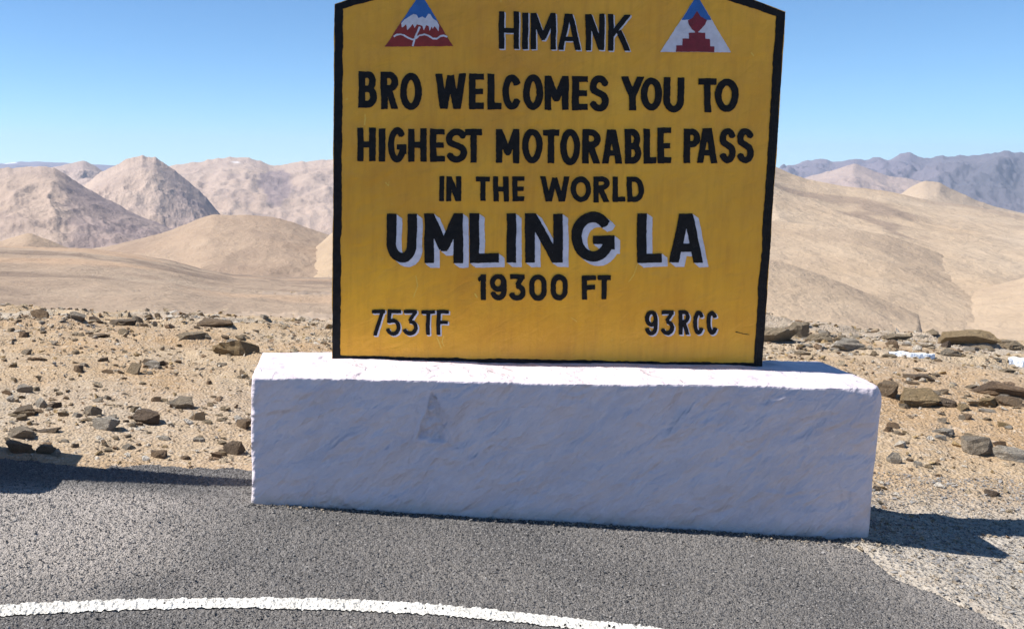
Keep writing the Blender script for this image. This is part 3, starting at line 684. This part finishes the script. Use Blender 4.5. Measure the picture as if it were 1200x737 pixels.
# far left snowy range
ridge('far_mountain', HD, [(-420, 196), (-200, 188), (-60, 194), (0, 192), (20, 189.5), (45, 190), (75, 191), (110, 193), (200, 198)], 10500, 8200, -200, 1500, 31, pale=lambda X_, Y_, z, A_, T: (np.abs(A_-ang_of(14)) < .006)*(T > .9), nu=160, nv=50)
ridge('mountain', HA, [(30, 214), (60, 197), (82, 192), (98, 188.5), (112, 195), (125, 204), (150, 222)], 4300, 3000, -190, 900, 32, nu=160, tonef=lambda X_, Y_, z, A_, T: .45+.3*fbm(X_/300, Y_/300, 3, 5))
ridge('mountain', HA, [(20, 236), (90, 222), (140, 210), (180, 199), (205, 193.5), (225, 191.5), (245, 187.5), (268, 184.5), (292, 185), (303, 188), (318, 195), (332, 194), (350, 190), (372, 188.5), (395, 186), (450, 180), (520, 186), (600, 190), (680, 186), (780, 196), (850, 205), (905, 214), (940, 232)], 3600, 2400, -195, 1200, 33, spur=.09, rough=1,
      tonef=lambda X_, Y_, z, A_, T: blob(322, .022, .62, .30, 4, 1.2)(X_, Y_, z, A_, T)+.35*fbm(X_/160, Y_/160, 4, 6)+.12, pale=lambda X_, Y_, z, A_, T: blob(276, .006, .93, .02, 9, .6)(X_, Y_, z, A_, T), gully=.008)  # first blob paints a shaded hollow into the tone, over random variation
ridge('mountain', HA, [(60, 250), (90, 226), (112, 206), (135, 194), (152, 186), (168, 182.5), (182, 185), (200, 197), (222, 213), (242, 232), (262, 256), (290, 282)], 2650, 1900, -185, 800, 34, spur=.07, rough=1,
      tonef=lambda X_, Y_, z, A_, T: sm(ang_of(172), ang_of(215), A_)*.7+.35*fbm(X_/120, Y_/120, 4, 7)+.05, gully=.010)  # right flank's shade painted into the tone, over random variation
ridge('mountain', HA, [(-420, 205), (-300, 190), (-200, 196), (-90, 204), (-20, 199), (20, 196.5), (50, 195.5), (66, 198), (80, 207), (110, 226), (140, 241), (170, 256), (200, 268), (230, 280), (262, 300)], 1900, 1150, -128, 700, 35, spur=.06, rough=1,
      tonef=lambda X_, Y_, z, A_, T: sm(ang_of(62), ang_of(90), A_+.02*fbm(X_/90, Y_/90, 3, 3))*.75+.3*fbm(X_/110, Y_/110, 4, 8)+.04, gully=.009)  # tone darkens the right flank as its shaded side, plus random variation
ridge('foothill', HB, [(-260, 262), (-160, 285), (-60, 279), (0, 283), (18, 277), (34, 273), (52, 279), (75, 289), (110, 300), (150, 308), (190, 318)], 620, 440, -62, 200, 36, spur=.06, nu=220, nv=70)
ridge('foothill', HB, [(20, 300), (90, 294), (130, 288), (165, 280), (195, 272), (218, 263), (236, 255), (250, 251.5), (268, 252.5), (295, 252), (318, 254), (338, 259), (362, 268), (400, 280), (480, 290), (560, 300), (640, 318)], 880, 500, -78, 260, 37, spur=.025, nu=320, nv=90, p=1.0,
      tonef=lambda X_, Y_, z, A_, T: .35*sm(-.1, .5, fbm(X_/60, Y_/60, 4, 8))+.15)
ridge('dune', HC, [(270, 356), (300, 341), (318, 330), (340, 314), (365, 295), (390, 272), (450, 250), (560, 240), (640, 262)], 760, 500, -78, 260, 38, spur=.03, nu=240, nv=60)
ridge('plain', HP, [(-320, 292), (-150, 294), (-60, 290), (0, 288), (50, 290), (100, 291), (150, 297), (200, 305), (235, 315), (270, 321), (330, 325), (390, 325), (500, 330), (640, 342)],
      430, 80, -12.5, 160, 46, warp=.05, spur=.012, nu=560, nv=240, rough=.4, p=.95,
      tonef=lambda X_, Y_, z, A_, T: .95*sm(-.1, .4, fbm(X_/26+Y_/60, Y_/30, 5, 81))+.2, pale=lambda X_, Y_, z, A_, T: .6*sm(0, .4, fbm(X_/80, Y_/60, 3, 83)))
# right side
ridge('far_mountain', HD, [(680, 222), (780, 214), (860, 208), (880, 205), (908, 199), (925, 194), (940, 190), (955, 187.5), (966, 185.5), (978, 190), (990, 187), (1003, 184.5), (1016, 188), (1028, 185.5), (1042, 188.5), (1055, 181.5), (1063, 179.5), (1076, 184), (1090, 187), (1103, 182), (1120, 184), (1135, 183.5), (1150, 182.5), (1168, 178), (1177, 176), (1190, 179.5), (1215, 180.5), (1300, 176), (1400, 186), (1500, 178), (1650, 190)],
      7600, 5200, -215, 1400, 39, spur=.13, rough=1.4, nu=520, nv=120, tonef=lambda X_, Y_, z, A_, T: sm(ang_of(1040), ang_of(1130), A_)*.6+.5*fbm(X_/500, Y_/500, 4, 9)+.2, gully=.03)
ridge('mountain', HA, [(880, 226), (925, 213), (960, 204), (985, 197), (1002, 192), (1020, 199), (1040, 206), (1060, 209), (1085, 214), (1110, 226), (1140, 246)], 4700, 3300, -210, 900, 40, spur=.08, nu=260, tonef=lambda X_, Y_, z, A_, T: .45+.4*fbm(X_/300, Y_/300, 4, 5))
ridge('mountain', HE, [(1020, 250), (1050, 232), (1068, 219), (1084, 212), (1098, 213), (1120, 224), (1150, 237), (1180, 246), (1215, 254), (1300, 262), (1420, 262)], 2300, 1500, -190, 500, 41, spur=.08, nu=240)
ridge('sandy_slope', HC, [(560, 240), (700, 228), (800, 210), (860, 200), (905, 194), (925, 203), (945, 210), (965, 214), (990, 219), (1015, 221), (1040, 224), (1070, 231), (1100, 237), (1135, 241), (1170, 247), (1200, 252), (1260, 258), (1400, 262), (1700, 270)],
      1450, 600, -104, 500, 42, spur=.022, nu=620, nv=260, p=1.0, warp=.05, rough=.3,
      tonef=lambda X_, Y_, z, A_, T: .9*sm(.12, .5, ridged(X_/120+.6*fbm(X_/90, Y_/90, 3, 2), Y_/190, 3, 70))*sm(.1, .5, fbm(X_/140, Y_/140, 3, 71)+.35)+.18*fbm(X_/45, Y_/45, 4, 8), pale=lambda X_, Y_, z, A_, T: .8*fbm(X_/100, Y_/160, 3, 72)+.1)

ridge('sandy_slope', HC, [(700, 250), (800, 254), (880, 257), (940, 262), (1000, 268), (1040, 276), (1080, 289), (1120, 305), (1160, 322), (1210, 342), (1260, 372)],
      1000, 560, -96, 300, 43, spur=.02, nu=420, nv=120, rough=.2, tonef=lambda X_, Y_, z, A_, T: .25*sm(.5, .95, T)*sm(-.2, .4, fbm(X_/50, Y_/50, 3, 4))+.25*fbm(X_/40, Y_/40, 4, 8)+.08)
ridge('sandy_slope', HC, [(900, 398), (970, 388), (1020, 379), (1070, 366), (1110, 351), (1150, 338), (1210, 323), (1300, 310), (1500, 300)],
      850, 560, -96, 260, 44, spur=.02, nu=420, nv=120, rough=.2, tonef=lambda X_, Y_, z, A_, T: .3*sm(-.1, .5, fbm(X_/40, Y_/60, 3, 14))+.2*fbm(X_/30, Y_/30, 4, 18)+.1)
ridge('sandy_slope', HC, [(760, 296), (860, 300), (900, 303), (930, 311), (980, 329), (1030, 349), (1075, 368), (1110, 384)],
      700, 520, -90, 200, 45, spur=.02, nu=360, nv=100, rough=.2, tonef=lambda X_, Y_, z, A_, T: .15*sm(.6, 1, T)+.25*fbm(X_/30, Y_/30, 4, 28)+.08)

# ------------------------------------------------------------------ stones
def hull_mesh(name, seed, mat, flat=1., n=16):
    rs = np.random.default_rng(seed); bm = bmesh.new()
    P = rs.normal(size=(n, 3)); P /= np.abs(P).max(1)[:, None]**.75*np.linalg.norm(P, axis=1)[:, None]**.25
    P *= rs.uniform(.78, 1, size=(n, 1)); P /= np.abs(P).max(0)
    for p in P: bm.verts.new((p[0], p[1], p[2]))
    r_ = bmesh.ops.convex_hull(bm, input=bm.verts)
    bmesh.ops.delete(bm, geom=[v_ for v_ in bm.verts if not v_.link_faces], context='VERTS')
    bmesh.ops.recalc_face_normals(bm, faces=bm.faces)
    me = bpy.data.meshes.new(name); bm.to_mesh(me); bm.free(); me.materials.append(mat); return me
KINDS = list(ROCK)
HULL = {k: [hull_mesh(k+'_stone', 100*i+j, ROCK[k]) for j in range(7)] for i, k in enumerate(KINDS)}
def detailed(me, seed, amp=.09):
    bm = bmesh.new(); bm.from_mesh(me)
    bmesh.ops.subdivide_edges(bm, edges=bm.edges, cuts=3, use_grid_fill=True)
    bmesh.ops.triangulate(bm, faces=bm.faces)
    m2 = bpy.data.meshes.new(me.name)
    P = np.array([v_.co for v_ in bm.verts])
    k = amp*(fbm(P[:, 0]*2.2+P[:, 2]*4+seed, P[:, 1]*2.2-P[:, 2]*3, 3, seed)+.5*np.round(2*fbm(P[:, 2]*5+seed, P[:, 0]*.7, 2, seed)))
    for v_, q in zip(bm.verts, k): v_.co *= 1+q
    bm.to_mesh(m2); bm.free(); m2.materials.append(me.materials[0]); return m2
occupied = []
def stone(px, py, wpx, hpx, kind, label, name='stone', group=None, seed=0, sink=.28, rich=False):
    """stone whose foot is where the ground is met at board pixel (px, py + h/2)"""
    p = hit(px, py+hpx*.40); d = np.linalg.norm(p-EYE)
    w_, h_ = wpx*d/FPX, hpx*d/FPX
    dep = min(w_*.75, max(h_*1.6, w_*.5))
    me = HULL[kind][seed % 7]
    if rich: me = detailed(me, seed)
    o = bpy.data.objects.new(name, me); COL.objects.link(o)
    o.scale = (w_/2, dep/2, h_*.62)
    o.location = (p[0], p[1]+dep*.3, G(p[0], p[1]+dep*.3)+h_*.62*(1-2*sink)*.6)
    r_ = random.Random(seed*31+int(px))
    o.rotation_euler = (r_.uniform(-.12, .12), r_.uniform(-.1, .1), r_.choice([0, math.pi])+r_.uniform(-.35, .35))
    occupied.append((p[0], p[1], w_/2))
    return tag(o, label, 'stone', group)
big = [
 (48, 368, 30, 14, 'brown', 'dark brown wedge-shaped rock on the far left skyline of the stony ground'),
 (110, 374, 13, 9, 'dark', 'small dark triangular rock on the left skyline, right of the brown wedge'),
 (141, 378, 34, 8, 'dark', 'long low dark rock on the left skyline'),
 (160, 374, 15, 10, 'grey', 'knobbly dark-sided rock capping the end of the long low dark rock'),
 (90, 371, 18, 11, 'pale', 'pale rounded rock on the left skyline between the brown wedge and the dark triangle'),
 (251, 380, 42, 9, 'brown', 'flat lens-shaped brown slab lying alone on the pale ground left of the board'),
 (225, 394, 34, 9, 'tan', 'low tan slab with a dark underside, in front of the lens-shaped brown slab'),
 (275, 406, 56, 21, 'ochre', 'big yellowish boulder with a dark hollow under it, just behind the plinth left end'),
 (156, 432, 17, 16, 'tan', 'upright pointed tan stone in the middle of the left stony ground'),
 (178, 427, 22, 11, 'pale', 'pale grey stone right of the upright pointed tan stone'),
 (190, 426, 10, 8, 'dark', 'small dark stone touching the pale grey stone on the left ground'),
 (30, 413, 13, 8, 'grey', 'small grey stone on open sand below the brown skyline wedge'),
 (172, 489, 38, 19, 'dark', 'large dark grey angular rock left of the plinth, among pale rubble'),
 (213, 473, 32, 15, 'grey', 'light grey flat-topped rock up and right of the large dark angular rock'),
 (48, 472, 15, 14, 'pale', 'cream-coloured stone standing beside a dark flat stone at left'),
 (62, 475, 18, 9, 'dark', 'dark flat stone leaning on the cream-coloured stone'),
 (30, 483, 26, 13, 'dark', 'blackish brown slanting rock near the left photo edge'),
 (22, 509, 32, 15, 'grey', 'blue-grey boulder near the left photo edge, above the kerb shadow'),
 (20, 525, 30, 12, 'brown', 'reddish brown rock in front of the blue-grey boulder, near the left photo edge'),
 (54, 528, 24, 10, 'brown', 'low brown rock right of the reddish brown rock'),
 (53, 504, 36, 7, 'dark', 'thin dark slab right of the blue-grey boulder'),
 (274, 524, 27, 22, 'dark', 'jagged dark rock touching the plinth left side near the shadow'),
 (187, 534, 22, 9, 'brown', 'dark brown stone half sunk at the edge of the long shadow'),
 (122, 497, 32, 17, 'pale', 'whitish broken rock left of the large dark angular rock'),
 (108, 482, 22, 13, 'grey', 'grey rubble stone just above the whitish broken rock'),
 (286, 498, 20, 12, 'brown', 'brown stone wedged against the plinth left side'),
 (115, 394, 26, 5, 'brown', 'thin brown slab in the sand under the long low dark rock'),
 (120, 421, 13, 6, 'brown', 'small reddish stone alone left of the upright pointed stone'),
 (127, 436, 18, 6, 'brown', 'flat brown stone at the foot of the upright pointed stone'),
 (92, 433, 13, 10, 'brown', 'rounded brown stone beside a pale chip on the left sand'),
 (28, 456, 18, 10, 'pale', 'pale yellow stone on the sand above the blackish slanting rock'),
 (232, 488, 18, 12, 'brown', 'brown rock right of the light grey flat-topped rock'),
 (923, 370, 32, 6, 'tan', 'flat tan ledge with dark top edge, just right of the board'),
 (909, 391, 46, 24, 'tan', 'large pale tan block with cracks, beside the board right edge'),
 (938, 388, 22, 20, 'tan', 'tan broken block to the right of the large cracked tan block'),
 (962, 397, 26, 12, 'tan', 'low tan stone row end, third rock right of the board'),
 (998, 406, 34, 12, 'pale', 'pale flat boulder in the middle of the right ledges'),
 (1051, 404, 15, 11, 'brown', 'small brown pyramid stone in the right ledges'),
 (1054, 396, 32, 6, 'tan', 'narrow tan slab above the small brown pyramid stone'),
 (1139, 402, 58, 11, 'ochre', 'long orange-brown rock ledge at upper right'),
 (1150, 401, 18, 9, 'brown', 'dark red-brown knob on the end of the long orange-brown ledge'),
 (1165, 384, 46, 6, 'brown', 'thin dark ledge on the right skyline'),
 (1138, 378, 9, 8, 'brown', 'lone little knob standing up on the right skyline'),
 (1111, 404, 10, 9, 'dark', 'small dark stone left of the long orange-brown ledge'),
 (1118, 415, 24, 8, 'grey', 'grey cracked stone under the long orange-brown ledge'),
 (1184, 405, 30, 12, 'tan', 'dull tan boulder at the right photo edge beside the orange-brown ledge'),
 (1041, 458, 22, 19, 'brown', 'dark brown rock peeking out from behind the plinth right corner'),
 (1079, 443, 28, 8, 'dark', 'two-humped dark rock behind and right of the plinth'),
 (1080, 470, 58, 18, 'ochre', 'broad orange-tan slab right of the plinth'),
 (1111, 473, 22, 9, 'dark', 'dark chip on the right end of the broad orange-tan slab'),
 (1128, 478, 18, 9, 'ochre', 'small ochre rock beyond the dark chip, right of the orange-tan slab'),
 (1170, 459, 64, 13, 'brown', 'wide brown overhanging slab at the right photo edge'),
 (1186, 472, 28, 10, 'brown', 'brown rock under the wide brown overhanging slab'),
 (1160, 474, 26, 9, 'ochre', 'ochre rock left of the rock under the wide brown slab'),
 (1149, 526, 28, 20, 'grey', 'light grey boulder standing on sand right of the plinth'),
 (1190, 535, 40, 14, 'pale', 'white flat rock at the right photo edge, beside the light grey boulder'),
 (1174, 522, 12, 8, 'brown', 'small brown stone between the light grey boulder and the white flat rock'),
 (1050, 539, 15, 13, 'pale', 'small whitish stone on the gravel close to the plinth right side'),
 (1165, 580, 12, 7, 'dark', 'small dark stone alone on the grey gravel above the shadow'),
 (1048, 500, 13, 6, 'brown', 'small brown stone on the sand just right of the plinth'),
 (1133, 491, 12, 5, 'brown', 'tiny brown stone below the small ochre rock'),
 (1029, 573, 9, 6, 'dark', 'small dark stone against the plinth right side on the gravel'),
 (1108, 508, 24, 6, 'pale', 'pale flake lying flat left of the light grey boulder'),
 (1140, 514, 22, 5, 'tan', 'thin tan flake just above the light grey boulder'),
]
for i, (px, py, a, b, k, lab) in enumerate(big):
    stone(px, py, a, b, k, lab, 'rock' if a > 20 else 'stone', seed=i+3, rich=a > 20)
# snow patches
def snow(px0, px1, py, th, label):
    xs = np.linspace(px0, px1, 30); V = []; 
    A0 = hit(px0, py); A1 = hit(px1, py+2); W = th
    for k, f in enumerate(np.linspace(0, 1, 30)):
        c = A0+(A1-A0)*f; hw = W*(math.sin(math.pi*min(max(f, .02), .98))**.6)*(1+.4*float(vn(f*6, 0., 8)))
        for m_ in (-1, -.5, 0, .5, 1):
            x, y = c[0], c[1]+hw*m_
            V.append((x, y, float(G(x, y))+.028*(1-m_*m_)+.012 if abs(m_) < 1 else float(G(x, y))-.03))
    return tag(mesh_obj('snow_patch', V, gridF(30, 5), M['snow']), label, 'snow patch')
snow(1041, 1095, 418, .06, 'long thin white snow streak on the right stony ground')
snow(1181, 1212, 427, .055, 'short white snow streak at the right photo edge')
# scattered stones: countable ones, grouped by place and colour
zones = [('left', (5, 288), (455, 540), 74, (8, 16), 'on the rubbly ground left of the plinth'),
         ('leftmid', (2, 300), (385, 452), 50, (7, 14), 'on the open sand far left of the board'),
         ('leftsky', (2, 382), (358, 384), 26, (6, 12), 'along the left skyline of the stony ground'),
         ('rightnear', (1036, 1198), (484, 548), 22, (7, 14), 'on the sand and gravel right of the plinth'),
         ('right', (905, 1198), (378, 484), 66, (8, 19), 'among the broken ledges right of the board')]
word = dict(tan='tan', brown='brown', grey='grey', pale='pale', ochre='ochre', dark='dark')
cnt = 0
for zn, (xa, xb), (ya, yb), n, (wa, wb_), where in zones:
    for i in range(n):
        px, py = rng.uniform(xa, xb), rng.uniform(ya, yb)
        if zn == 'right' and px > 900 and px < 1042 and py > 418: py = rng.uniform(380, 414)
        k = rng.choice(KINDS, p=dict(left=[.34, .18, .16, .22, .06, .04], leftmid=[.50, .22, .06, .14, .06, .02], leftsky=[.2, .4, .1, .2, .05, .05], rightnear=[.4, .16, .18, .2, .06, 0], right=[.44, .12, .08, .2, .15, .01])[zn])
        w_ = wa+(wb_-wa)*rng.random()**2.2
        stone(px, py, w_, w_*(rng.uniform(.22, .45) if zn == 'right' else rng.uniform(.35, .75)), str(k), 'small %s stone lying %s' % (word[str(k)], where), 'stone', 'small %s stones %s' % (word[str(k)], where), seed=int(rng.integers(1000)), sink=.46)
        cnt += 1

# ------------------------------------------------------------------ pebbles and grit (uncountable)
def scatter(name, XY, size, mats, zf, flat=.6, seed=1, kind='stuff', sink=.2):
    rs = np.random.default_rng(seed); n = len(XY)
    T = []                                                  # small template hulls as triangles
    for s_ in range(8):
        me = hull_mesh('template', 900+s_+seed*10, mats[0], n=8); me.calc_loop_triangles()
        T.append((np.array([v_.co for v_ in me.vertices]), np.array([t.vertices for t in me.loop_triangles]))); bpy.data.meshes.remove(me)
    which = rs.integers(8, size=n); Vs, Fs, Ms = [], [], []; base = 0
    for s_ in range(8):
        idx = np.nonzero(which == s_)[0]; P, Tr = T[s_]; m_ = len(idx)
        an = rs.uniform(0, 2*math.pi, m_); c, q = np.cos(an), np.sin(an)
        sx_ = size[idx]*rs.uniform(.7, 1.3, m_); sy2 = size[idx]*rs.uniform(.6, 1.1, m_); sz_ = size[idx]*flat*rs.uniform(.6, 1.3, m_)
        lx, ly, lz = P[None, :, 0]*sx_[:, None]/2, P[None, :, 1]*sy2[:, None]/2, P[None, :, 2]*sz_[:, None]/2
        lz = lz+lx*rs.uniform(-.3, .3, m_)[:, None]
        x = lx*c[:, None]-ly*q[:, None]+XY[idx, 0][:, None]; y = lx*q[:, None]+ly*c[:, None]+XY[idx, 1][:, None]
        z = lz+(zf(XY[idx, 0], XY[idx, 1])+sz_*(.5-sink))[:, None]
        Vs.append(np.stack([x, y, z], -1).reshape(-1, 3)); Fs.append((Tr[None]+(np.arange(m_)*len(P))[:, None, None]+base).reshape(-1, 3)); base += m_*len(P)
        Ms.append(np.repeat(rs.integers(len(mats), size=m_), len(Tr)))
    return mesh_obj(name, np.concatenate(Vs), np.concatenate(Fs), None, smooth=False, kind=kind, mats=mats, mi=np.concatenate(Ms))
inpl = lambda x, y: (x > PX0-.01) & (x < PX1+.01) & (y > PY0-.01) & (y < PY1+.01)
n = 42000
r_ = np.exp(rng.uniform(math.log(3.2), math.log(26), n)); a_ = rng.uniform(-.5, .85, n)
x, y = r_*np.sin(a_), r_*np.cos(a_)
dens = .35+.65*sm(-.15, .25, fbm(x*.9, y*1.2, 3, 55)); dens *= np.where(r_ > 5, 1, .6)*np.where((x > 2.2) & (y < 6.2), .25, 1)*np.where((x < .4) & (y > 5.6) & (y < 8.2), .45, 1)
ok = (road_in(x, y) < -.02) & ~inpl(x, y) & (rng.random(n) < dens)
x, y, r_ = x[ok], y[ok], r_[ok]
sz = (.006+.0022*r_)*(1+rng.pareto(2.6, len(x))*.8); sz = np.minimum(sz, .010*r_+.005)
tag(scatter('pebbles', np.stack([x, y], 1), sz, [ROCK[k] for k in ('tan', 'pale', 'grey', 'brown', 'tan', 'tan', 'tan', 'ochre', 'pale')], G, seed=3), 'loose pebbles and stone chips strewn over the desert ground', 'pebbles')
n = 3600
r_ = np.exp(rng.uniform(math.log(26), math.log(520), n)); a_ = rng.uniform(-.5, .8, n); x, y = r_*np.sin(a_), r_*np.cos(a_)
ok = fbm(x/30, y/22, 3, 57) > -.05; x, y, r_ = x[ok], y[ok], r_[ok]
tag(scatter('far_stones', np.stack([x, y], 1), (.0022*r_+.05)*(1+np.minimum(rng.pareto(2.2, len(x)), 4)*.6), [ROCK[k] for k in ('tan', 'tan', 'brown', 'ochre')], G, seed=8, flat=.4), 'distant boulders strewn over the plain and valley side', 'boulders')
gm = [mat_flat('dark_chip', (.085, .082, .08), .7, .8), mat_flat('grey_chip', (.135, .131, .130), .8, .8), mat_flat('light_chip', (.27, .255, .24), .8, .8), mat_flat('mid_chip', (.10, .096, .094), .8, .8), mat_flat('grey_chip_b', (.16, .155, .152), .8, .8)]
n = 42000
x = rng.uniform(-1.7, 2.45, n); y = rng.uniform(2.7, 4.35, n)
ok = (road_in(x, y) > -.03) & ~inpl(x, y) & (np.abs(y-liney(x)) > .05)
x, y = x[ok], y[ok]
tag(scatter('asphalt_grit', np.stack([x, y], 1), .0055*(1+np.minimum(rng.pareto(4, len(x)), 2.5)*.5), gm, asph, seed=4, flat=.7, sink=.25), 'grey stone chips set in the asphalt surface', 'grit')
# gravel verge on the right and crumbs along the plinth foot
n = 26000
x = rng.uniform(1.9, 4.2, n); y = rng.uniform(2.4, 5.0, n); ok = (road_in(x, y) < .06+.35*rng.random(n)**4) & ~inpl(x, y); x, y = x[ok], y[ok]
tag(scatter('verge_gravel', np.stack([x, y], 1), .007*(1+np.minimum(rng.pareto(2.8, len(x)), 4)*.7), [ROCK['grey'], gm[2], ROCK['pale'], gm[4], gm[2]], G, seed=5), 'pale fine gravel beside the asphalt, right of the plinth', 'gravel')
x = np.concatenate([rng.uniform(PX0, PX1, 1400), rng.uniform(1.75, 2.35, 500)]); y = np.concatenate([PY0-np.abs(rng.normal(0, .014, 1400)), PY0-np.abs(rng.normal(0, .04, 500))])
zz = lambda a, b: np.maximum(asph(a, b), G(a, b))
tag(scatter('plaster_crumbs', np.stack([x, y], 1), .008*(1+np.minimum(rng.pareto(3, len(x)), 2)*.5), [gm[0], gm[3], ROCK['grey'], gm[1], ROCK['pale']], zz, seed=6, sink=.15), 'crumbs of plaster and grit along the foot of the white plinth', 'crumbs')

# ------------------------------------------------------------------ haze
bm = bmesh.new(); bmesh.ops.create_cube(bm, size=1); me = bpy.data.meshes.new('haze'); bm.to_mesh(me); bm.free()
hz = bpy.data.objects.new('haze', me); COL.objects.link(hz); hz['kind'] = 'stuff'
hz.scale = (28600, 28600, 640); hz.location = (0, 0, -240+320)
hm = bpy.data.materials.new('haze'); hm.use_nodes = True; ht = hm.node_tree; ht.nodes.remove(ht.nodes['Principled BSDF'])
pv = ht.nodes.new('ShaderNodeVolumePrincipled'); pv.inputs['Density'].default_value = 6e-5; pv.inputs['Color'].default_value = (.60, .75, 1, 1)
pv.inputs['Anisotropy'].default_value = .1
ht.links.new(pv.outputs[0], ht.nodes['Material Output'].inputs['Volume']); me.materials.append(hm)
